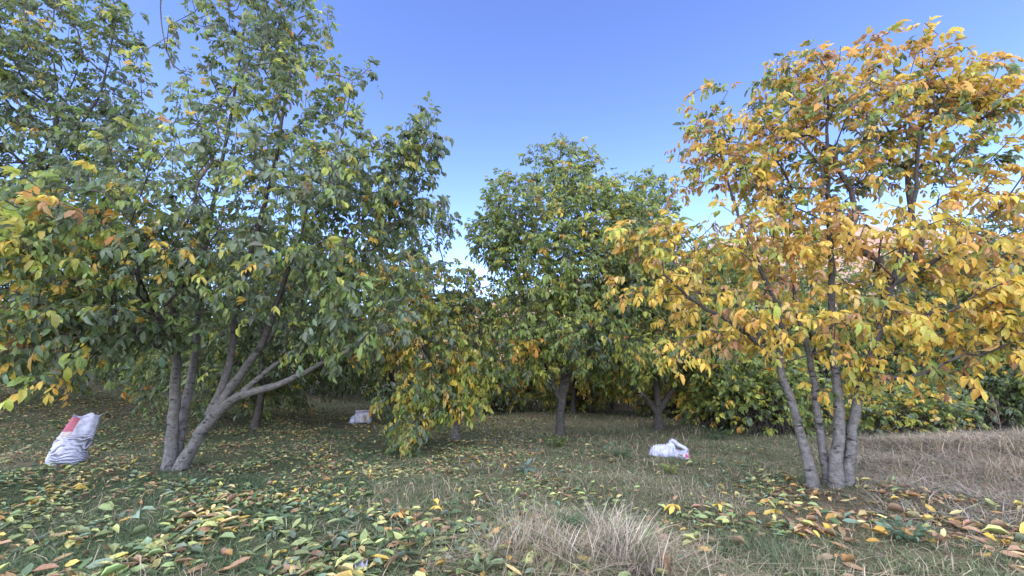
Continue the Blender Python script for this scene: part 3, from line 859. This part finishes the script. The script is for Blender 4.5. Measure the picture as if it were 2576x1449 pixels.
tall_tussock('wispy dry grass tussock left of the tall pale tussock',
    [(1330, 1380, .22, 1.0), (1260, 1400, .2, .8), (1400, 1320, .22, .8), (1300, 1300, .25, .6), (1220, 1350, .2, .4), (1420, 1410, .18, .7)], 250, .30, (.33, .29, .215), 82, .7, .05)
tussock('small fresh green grass tussock beside the tall pale tussock', G(1440, 1350), 700, .14, .24, (.05, .11, .045), 83, (.2, .9))
tussock('loose grey green grass tussock right of the tall pale tussock', G(1900, 1400), 900, .4, .22, (.10, .13, .07), 84, (.3, 1.2))

# ------------------------------------------------------------------ weeds
def weed(label, loc, n, h, leaf, c, seed, upright=.5):
    r = np.random.default_rng(seed)
    root = empty('weed', loc, label, 'weed', 'broad leaved weeds in the grass')
    a = r.uniform(0, 6.28, n)
    u = np.stack([np.cos(a), np.sin(a), upright + r.uniform(0, 1.0, n)], -1)
    u = nrm(u)
    b = np.repeat(np.asarray(loc, float)[None], n, 0) + u * (h * r.uniform(.1, 1, n))[:, None]
    b[:, 2] = np.maximum(b[:, 2], loc[2] + .02)
    ln = leaf * r.uniform(.6, 1.2, n)
    V, L, S_ = leaflets(b, u * [1, 1, .5] + r.normal(0, .2, (n, 3)), np.repeat([[0, 0, 1.0]], n, 0) + r.normal(0, .3, (n, 3)), ln, ln * r.uniform(.35, .5, n), r.uniform(.1, .5, n), r.uniform(.05, .4, n))
    cc = np.asarray(c) * r.uniform(.75, 1.3, n)[:, None]
    mesh('leaves', V, L, S_, M_LEAF, np.repeat(cc, 8, 0), parent=root, origin=loc)
    bag = Bag()
    for k in range(min(n, 14)):
        bag.add(*tube(np.array([np.asarray(loc) - [0, 0, .02], (np.asarray(loc) + b[k]) / 2 + [0, 0, .01], b[k]]), [.004, .003, .002], 3), (.08, .11, .05))
    mesh('stem', *bag.out(), M_GRASS, bag.cols(), parent=root, origin=loc)
    return root
weed('bushy grey green weed among brown leaves at the lower right', G(2285, 1365), 110, .22, .075, (.10, .16, .10), 91)
weed('pale green rosette weed cut by the bottom edge of the foreground grass', G(1218, 1446), 16, .10, .13, (.20, .27, .14), 92, .9)
weed('low green weed at the foot of the single dark trunk', G(1400, 1125), 40, .25, .14, (.10, .14, .04), 93)
weed('spreading blue green weed left of the collapsed sack', G(1560, 1150), 34, .28, .13, (.09, .15, .08), 94, .3)
weed('yellow green weed in front of the collapsed sack', G(1690, 1192), 18, .16, .12, (.20, .25, .06), 95, .4)
weed('blue green weed in the bright patch at the centre', G(1320, 1185), 14, .12, .16, (.13, .20, .16), 96, .3)
weed('green ground weed on the slope right of the collapsed sack', G(1800, 1105), 60, .35, .12, (.08, .14, .07), 97, .3)

def stalk():
    loc = G(2522, 1105); r = np.random.default_rng(98)
    bag = Bag()
    top = loc + np.array([.05, .05, 1.0])
    bag.add(*tube(np.array([loc - [0, 0, .05], (loc + top) / 2 + [.03, 0, 0], top]), [.008, .006, .003], 5), (.24, .18, .13))
    for k in range(26):
        t = r.uniform(.3, 1); a = r.uniform(0, 6.28); b = loc + (top - loc) * t
        e = b + np.array([math.cos(a), math.sin(a), 1.1]) * r.uniform(.08, .2) * (1.4 - t)
        bag.add(*tube(np.array([b, (b + e) / 2 + [0, 0, .01], e]), [.004, .003, .005], 3), np.array([.24, .17, .12]) * r.uniform(.7, 1.3))
    tag(mesh('dry_weed_stalk', *bag.out(), M_GRASS, bag.cols(), origin=loc), 'tall dry brown weed stalk at the right edge of the straw bank', 'weed stalk')
stalk()

# ------------------------------------------------------------------ fallen leaves
GROUNDPAL_L = [1.8, 1.8, 3.4, 1.9, .45, .3, 1.6, .8]
GROUNDPAL_R = [.2, .1, .2, .3, .8, 1.2, 4.5, 1.0]
COLNAME = ['dark green', 'blue green', 'green', 'lime green', 'yellow', 'amber', 'brown', 'pale yellow']
GCOL = PAL.copy(); GCOL[0] = [.07, .11, .05]; GCOL[1] = [.13, .18, .12]; GCOL[2] = [.20, .25, .10]; GCOL[3] = [.34, .36, .13]; GCOL[6] = [.25, .16, .09]; GCOL[5] = [.34, .19, .06]; GCOL[7] = [.48, .38, .17]; GCOL[4] = [.46, .33, .07]

def litter():
    r = np.random.default_rng(101)
    n = 120000
    y = 2.9 + (17 - 2.9) * r.random(n) ** .9
    x = r.uniform(-1.25, 1.25, n) * y
    area = 2.5 * y * (14.1) / n                              # ground area each sample stands for
    keep = r.random(n) < litter_density(x, y) * area * 1.0
    x, y = x[keep], y[keep]
    N = len(x)
    a = r.uniform(0, 6.28, N)
    tilt = r.normal(0, .13, N)
    d = np.stack([np.cos(a), np.sin(a), tilt], -1)
    nn = nrm(np.stack([r.normal(0, .35, N), r.normal(0, .35, N), np.ones(N)], -1))
    ln = r.uniform(.045, .13, N) * (1 + .35 * np.clip((5.6 - y) / 1.2, 0, 1)) * (1 - .15 * np.clip((y - 5) / 5, 0, 1))
    z = ground_z(x, y) + r.uniform(.008, .06, N) + np.maximum(-tilt, 0) * ln
    o = np.stack([x, y, z], -1)
    right = (x > .55 * y + .2) & (r.random(N) < .85)
    w = np.where(right[:, None], np.array(GROUNDPAL_R), np.array(GROUNDPAL_L))
    far = np.clip((y - 5.5) / 3, 0, 1)[:, None] * .8
    w = w * (1 - far) + far * np.array([2.4, .8, 1.8, .7, .35, .6, 3.2, .25])
    ci = leaf_colours(o, w, r, .8, .7)
    c = GCOL[ci] * r.uniform(.7, 1.25, N)[:, None] * r.normal(1, .05, (N, 3))
    wd = ln * r.uniform(.32, .48, N); fold = r.gamma(2, .16, N); droop = r.normal(-.05, .16, N)
    dist = np.sqrt(x * x + y * y)
    infr = (np.abs(x) < 1.05 * y) & (y > 3.75) & (z > ground_z(x, y) + .05)
    score = np.where(infr, ln / dist, 0)
    top = np.zeros(N, bool); top[np.argsort(-score)[:280]] = True
    m = ~top
    V, L, S_ = leaflets(o[m], d[m], nn[m], ln[m], wd[m], fold[m], droop[m])
    ob = mesh('leaf_litter', V, L, S_, M_LITTER, np.repeat(np.clip(c[m], .01, .8), 8, 0))
    tag(ob, 'carpet of fallen green, yellow and brown walnut leaves on the grass', 'leaf litter', kind='stuff')
    for i in np.where(top)[0]:
        V, L, S_ = leaflets(*(q[i:i + 1] for q in (o, d, nn, ln, wd, fold, droop)))
        ob = mesh('fallen_leaf', V, L, S_, M_LITTER, np.repeat(np.clip(c[i:i + 1], .01, .8), 8, 0), origin=o[i])
        shape = 'folded' if fold[i] > .5 else ('curled' if droop[i] > .25 else 'flat')
        where = 'under the golden tree' if right[i] and x[i] > 2 else ('on the green foreground grass' if x[i] < .6 else 'beside the pale tussock')
        tag(ob, f'{shape} {COLNAME[ci[i]]} fallen leaf lying {where}', 'fallen leaf', f'{shape} {COLNAME[ci[i]]} fallen leaves {where}')

litter()

def spray(label, px, py, ci, size, seed, up=.3, n=1, heading=None):
    """a whole compound leaf, or a handful, dropped on the grass"""
    r = np.random.default_rng(seed)
    loc = G(px, py); p = np.repeat((loc + [0, 0, .05])[None], n, 0) + r.normal(0, .03, (n, 3)) * [1, 1, 0]
    a = r.uniform(0, 6.28, n) if heading is None else np.full(n, heading) + r.normal(0, .4, n)
    V, L, S_, idx = compound(p, np.stack([np.cos(a), np.sin(a), np.full(n, up)], -1), np.full(n, size), r, 0, .25)
    gz = ground_z(V[:, 0], V[:, 1]) + .012
    V[:, 2] = np.maximum(V[:, 2], gz)
    c = GCOL[ci][None] * r.uniform(.75, 1.25, len(idx))[:, None]
    bag = Bag(); bag.add(V, L, S_, np.repeat(c, 8, 0))
    heads = V.reshape(-1, 8, 3)[:, 0]
    heads = heads[np.argsort(np.linalg.norm(heads - p[0], axis=1))]
    bag.add(*tube(np.vstack([p[:1], heads]), np.full(len(heads) + 1, .004), 4), GCOL[ci])
    tag(mesh('fallen_leaf', *bag.out(), M_LITTER, bag.cols(), origin=loc), label, 'fallen leaf')
spray('bright yellow crumpled leaf spray at the right foreground under the golden tree', 1955, 1315, 4, .11, 111, .8, 1)
spray('silvery blue green leaf standing upright in the left foreground litter', 318, 1340, 1, .13, 112, 1.6, 1)
spray('single golden leaf standing on edge below the pale forked stems', 214, 1245, 4, .09, 113, 1.2, 1)
spray('dark green curled leaf spray in the grass left of the wispy tussock', 1072, 1375, 0, .13, 114, .8, 1)
spray('amber leaf spray among green ones in the centre left foreground', 992, 1300, 5, .11, 115, .4, 1)
spray('pale green star shaped leaf spray near the amber leaf spray', 1010, 1315, 3, .10, 116, .9, 1)
spray('yellow leaf spray next to the pale green star shaped one', 1120, 1315, 4, .10, 117, .6, 1)
spray('large pale green leaf spray in the left foreground', 460, 1370, 3, .13, 118, .3, 1)
spray('wide green leaf spray fanned out at the lower left', 190, 1315, 2, .13, 119, .5, 1)
spray('yellow leaf spray lying in front of the four pale stems', 1715, 1285, 4, .11, 120, .4, 1)
spray('second yellow leaf spray in front of the four pale stems, nearer them', 1830, 1290, 4, .10, 121, .6, 1)
spray('lime leaf spray in the bottom left corner of the grass', 330, 1425, 3, .13, 122, .4, 1)
spray('green leaf spray lying across the litter below the far sack', 640, 1350, 2, .12, 123, .5, 1)
spray('blue grey leaf spray between the wispy tussock and the drooping tree', 720, 1335, 1, .12, 124, .3, 1)

# ------------------------------------------------------------------ sacks
def sack_material():
    m, n, l = new_mat('woven_white_plastic')
    b = n['Principled BSDF']; b.inputs['Roughness'].default_value = 0.5
    at = n.new('ShaderNodeAttribute'); at.attribute_name = 'Col'
    tc = n.new('ShaderNodeTexCoord')
    nz = n.new('ShaderNodeTexNoise'); nz.inputs['Scale'].default_value = 14; nz.inputs['Detail'].default_value = 6
    l.new(tc.outputs['Object'], nz.inputs['Vector'])
    mr = n.new('ShaderNodeMapRange'); mr.inputs[1].default_value = .3; mr.inputs[2].default_value = .6
    mr.inputs[3].default_value = .62; mr.inputs[4].default_value = 1.05
    l.new(nz.outputs[0], mr.inputs[0])
    mul = n.new('ShaderNodeVectorMath'); mul.operation = 'SCALE'
    l.new(at.outputs['Color'], mul.inputs[0]); l.new(mr.outputs[0], mul.inputs['Scale'])
    l.new(mul.outputs[0], b.inputs['Base Color'])
    bp = n.new('ShaderNodeBump'); bp.inputs['Strength'].default_value = .4; bp.inputs['Distance'].default_value = .015
    l.new(nz.outputs[0], bp.inputs['Height']); l.new(bp.outputs[0], b.inputs['Normal'])
    return m
M_SACK = sack_material()
WHITE = np.array([.35, .365, .45])

def standing_sack():
    loc = G(168, 1168)
    phi = math.atan2(loc[0], loc[1])
    ex = np.array([math.cos(phi), -math.sin(phi), 0])            # across the line of sight
    ey = np.array([math.sin(phi), math.cos(phi), 0])
    k = .000882 * math.cos(phi) * loc[1] / 8.2
    kz = .000882 * loc[1] / 8.2
    yy = np.array([280, 420, 545, 650, 780, 880, 980, 1090, 1180, 1235])
    lf = np.array([640, 560, 480, 405, 335, 285, 255, 228, 250, 300])
    rt = np.array([1250, 1228, 1192, 1150, 1105, 1062, 1022, 1035, 1050, 960])
    nr, nc = 90, 96
    V, C = [], []
    r = np.random.default_rng(131)
    for i in range(nr):
        v = i / (nr - 1)                                           # 0 bottom .. 1 rim
        yc = 1235 - v * (1235 - 280)
        a, b = np.interp(yc, yy, lf), np.interp(yc, yy, rt)
        cx, hw = ((a + b) / 2 - 660) * .8, (b - a) / 2
        for j in range(nc):
            th = j / nc * 2 * math.pi
            ct, st = math.cos(th), math.sin(th)
            # superellipse: a filled bag at the bottom, a flatter mouth on top
            e = .8
            sx = math.copysign(abs(ct) ** e, ct); sy = math.copysign(abs(st) ** e, st)
            dep = hw * (.72 - .28 * v)
            fold = 0.0
            if v < .66:
                env = min(1, (.66 - v) / .08) * min(1, v / .05 + .2)
                s1 = v * 52 + 9 * v * math.sin(9 * v) + 2.6 * math.sin(th * 1 + 1.0) + 1.3 * math.sin(3 * th + v * 11) + .6 * math.sin(7 * th - v * 17)
                fold = env * (abs(math.sin(s1)) ** .6 * (40 + 14 * math.sin(2 * th + 14 * v)) - 24 + 9 * math.sin(2.3 * s1 + 2 * th) + 8 * math.sin(4 * th + 6 * v))
            else:
                fold = 6 * math.sin(5 * th + v * 7) + 4 * math.sin(9 * th)
            z = (1235 - yc) + (0 if v < .9 else (v - .9) / .1 * (26 * math.sin(th * 2 + 2.6) + 16 * math.sin(th * 5 + 1) + (70 * math.exp(-((th - 1.35) / .35) ** 2))))
            if v < .12: z += (.12 - v) / .12 * 70 * max(0, ct) ** 3     # right bottom corner lifts
            p = loc + ex * ((cx + sx * (hw + fold)) * k) + ey * (sy * (dep + fold) * k) + np.array([0, 0, z * kz - .02])
            V.append(p)
            c = WHITE.copy()
            xr = sx                                                   # -1 left edge .. 1 right edge, front is st < 0
            if st < .25 and xr < -.42 + .06 * (1 - v) and v > .70:
                c = np.array([.20, .016, .04])
            elif st < .25 and xr < -.40 and .60 < v <= .70:
                c = np.array([.27, .23, .20])
            elif st < .25 and abs(xr + .40) < .035 and v > .6:
                c = np.array([.32, .20, .18])
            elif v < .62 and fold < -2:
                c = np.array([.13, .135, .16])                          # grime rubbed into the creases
            C.append(c)
    V = np.array(V); C = np.array(C)
    ii = np.arange(nr * nc).reshape(nr, nc); nx = np.roll(ii, -1, 1)
    f = np.stack([ii[:-1], nx[:-1], nx[1:], ii[1:]], -1).reshape(-1, 4)
    # inner wall of the mouth and the fill
    cen = V[ii].mean(1)
    inn = [cen[q] + (V[ii[q]] - cen[q]) * .955 for q in (nr - 1, nr - 8, nr - 18)] + [np.repeat(cen[nr - 20][None], nc, 0)]
    n0 = len(V)
    V = np.concatenate([V] + inn + [np.repeat(cen[0][None], nc, 0)])
    C = np.concatenate([C, np.repeat(WHITE[None] * .9, 4 * nc, 0), np.repeat(WHITE[None], nc, 0)])
    rows = [ii[-1]] + [n0 + q * nc + np.arange(nc) for q in range(4)]
    fs = [f]
    for a, b in zip(rows[:-1], rows[1:]):
        fs.append(np.stack([a, np.roll(a, -1), np.roll(b, -1), b], -1))
    a, b = n0 + 4 * nc + np.arange(nc), ii[0]
    fs.append(np.stack([a, np.roll(a, -1), np.roll(b, -1), b], -1))
    f = np.concatenate(fs)
    o = mesh('sack', V, *quads(f), M_SACK, C, origin=loc)
    tag(o, 'white woven sack standing upright with a red panel near its open mouth', 'sack', 'white harvest sacks on the grass')
standing_sack()

def lying_sack(label, loc, k, prof, x0, depth, straps, red=None, brown=None, seed=0, crease=1.0):
    """prof: (x, height) along the sack in crop units; straps: [(x, height, radius) ...] folds of the mouth that arch free"""
    phi = math.atan2(loc[0], loc[1])
    ex = np.array([math.cos(phi), -math.sin(phi), 0]); ey = np.array([math.sin(phi), math.cos(phi), 0])
    kx = k * math.cos(phi)
    pr = np.array(prof, float)
    nr, nc = 110, 40
    bag = Bag(); V, C = [], []
    for i in range(nr):
        x = pr[0, 0] + (pr[-1, 0] - pr[0, 0]) * i / (nr - 1)
        h = max(np.interp(x, pr[:, 0], pr[:, 1]), 3)
        d = depth * min(1, (h / pr[:, 1].max()) ** .45 * 1.05) * (1 - .45 * max(0, (h - .68 * pr[:, 1].max()) / (.32 * pr[:, 1].max())))
        for j in range(nc):
            th = j / nc * 2 * math.pi
            ct, st = math.cos(th), math.sin(th)
            zz = max(st, -.12)
            zz = math.copysign(abs(zz) ** (.7), zz)
            wr = 22 * math.sin(x * .018 + 5 * th + seed) * math.sin(x * .041 - 3 * th) + 34 * abs(math.sin(x * .016 + 3.2 * th)) ** .5 - 24
            wr *= crease
            hh = h * zz + (wr if st > 0 else 0) * min(1, h / 150)
            dd_ = (d + wr * 1.5) * ct * (1 - .35 * max(0, st))
            p = loc + ex * ((x - x0) * kx) + ey * (dd_ * kx) + np.array([0, 0, max(hh * .9, -20) * k - .015])
            V.append(p)
            c = WHITE
            if brown and brown[0] < x < brown[1] and ct < .35 and st > -.1 and brown[2] < h * zz < brown[3]: c = np.array([.20, .16, .11]) if abs(x - 1170) < 60 else np.array([.34, .28, .20])
            if red and red[0] < x < red[1] and ct < .2 and red[2] < h * zz < red[3]: c = np.array([.36, .06, .09])
            C.append(c)
    V = np.array(V); ii = np.arange(nr * nc).reshape(nr, nc); nx = np.roll(ii, -1, 1)
    f = np.stack([ii[:-1], ii[1:], nx[1:], nx[:-1]], -1).reshape(-1, 4)
    bag.add(V, *quads(f), np.array(C))
    for e in (0, nr - 1):
        cc = V[ii[e]].mean(0); vv = np.vstack([V[ii[e]], cc])
        t = np.stack([np.arange(nc), np.roll(np.arange(nc), -1), np.full(nc, nc)], -1)
        bag.add(vv, t.ravel(), np.arange(0, t.size, 3), WHITE)
    for st, cs in straps:
        pts = np.array([loc + ex * ((x - x0) * kx) + ey * (-dy * kx) + np.array([0, 0, z * k]) for x, z, rr, dy in st])
        p, q = resample(pts, np.array([s[2] for s in st]) * k, .03)
        vv, L, S_ = tube(p, q, 10, .25, 3)
        c0 = vv.mean(0)
        rel = (vv - np.repeat(np.vstack([p, p[-1:]]), [10] * len(p) + [1], 0))
        vv = vv + ey * (rel @ ey)[:, None] * 1.2                       # flattened folds, broad across the sack
        bag.add(vv, L, S_, cs)
    o = mesh('sack', *bag.out(), M_SACK, bag.cols(), origin=loc)
    return tag(o, label, 'sack', 'white harvest sacks on the grass')

lr = G(1682, 1148)
lying_sack('collapsed white sack with a peaked neck on the grass before the second dark trunk', lr, .000502 * lr[1] / 8.9,
    [(490, 0), (505, 60), (560, 200), (620, 330), (700, 425), (850, 495), (1050, 510), (1200, 512), (1330, 600), (1400, 720), (1440, 765), (1490, 765), (1530, 700), (1570, 560), (1610, 400), (1660, 330), (1800, 310), (1880, 370), (1950, 420), (2030, 390), (2080, 270), (2105, 90), (2112, 0)],
    1300, 430, [([(1460, 640, 45, 0), (1570, 560, 85, 20), (1700, 455, 80, 40), (1850, 390, 75, 60), (1960, 330, 85, 60), (2040, 240, 70, 60)], WHITE)],
    red=(1930, 2070, 60, 220), seed=1)
lm = G(907, 1063)
lying_sack('white sack slumped open in the shade of the drooping tree', lm, .000714 * lm[1] / 15.2,
    [(420, 0), (435, 120), (480, 260), (530, 350), (600, 380), (660, 420), (690, 620), (720, 650), (850, 630), (1000, 625), (1150, 635), (1290, 640), (1340, 600), (1360, 400), (1400, 310), (1470, 220), (1505, 80), (1515, 0)],
    965, 340, [([(700, 520, 40, 60), (850, 540, 45, 75), (1050, 530, 45, 80), (1250, 545, 45, 70), (1340, 530, 35, 50)], WHITE * .95)], brown=(1040, 1250, 120, 400), seed=2, crease=.35)

def scrap():
    loc = G(905, 1441)
    V = []; n = 9
    for i in range(n):
        for j in range(n):
            u, v = i / (n - 1) - .5, j / (n - 1) - .5
            rr = 1 + .12 * math.sin(3 * math.atan2(v, u) + .6)
            V.append(loc + np.array([u * .09 * rr, v * .06, .02 + .03 * math.sin(9 * u + 5 * v) + .05 * (v + .5)]))
    ii = np.arange(n * n).reshape(n, n)
    f = np.stack([ii[:-1, :-1], ii[1:, :-1], ii[1:, 1:], ii[:-1, 1:]], -1).reshape(-1, 4)
    o = mesh('plastic_scrap', np.array(V), *quads(f), M_SACK, WHITE * .65, origin=loc)
    o.modifiers.new('thickness', 'SOLIDIFY').thickness = .002
    tag(o, 'crumpled white plastic scrap in the grass at the bottom edge', 'plastic scrap')
scrap()
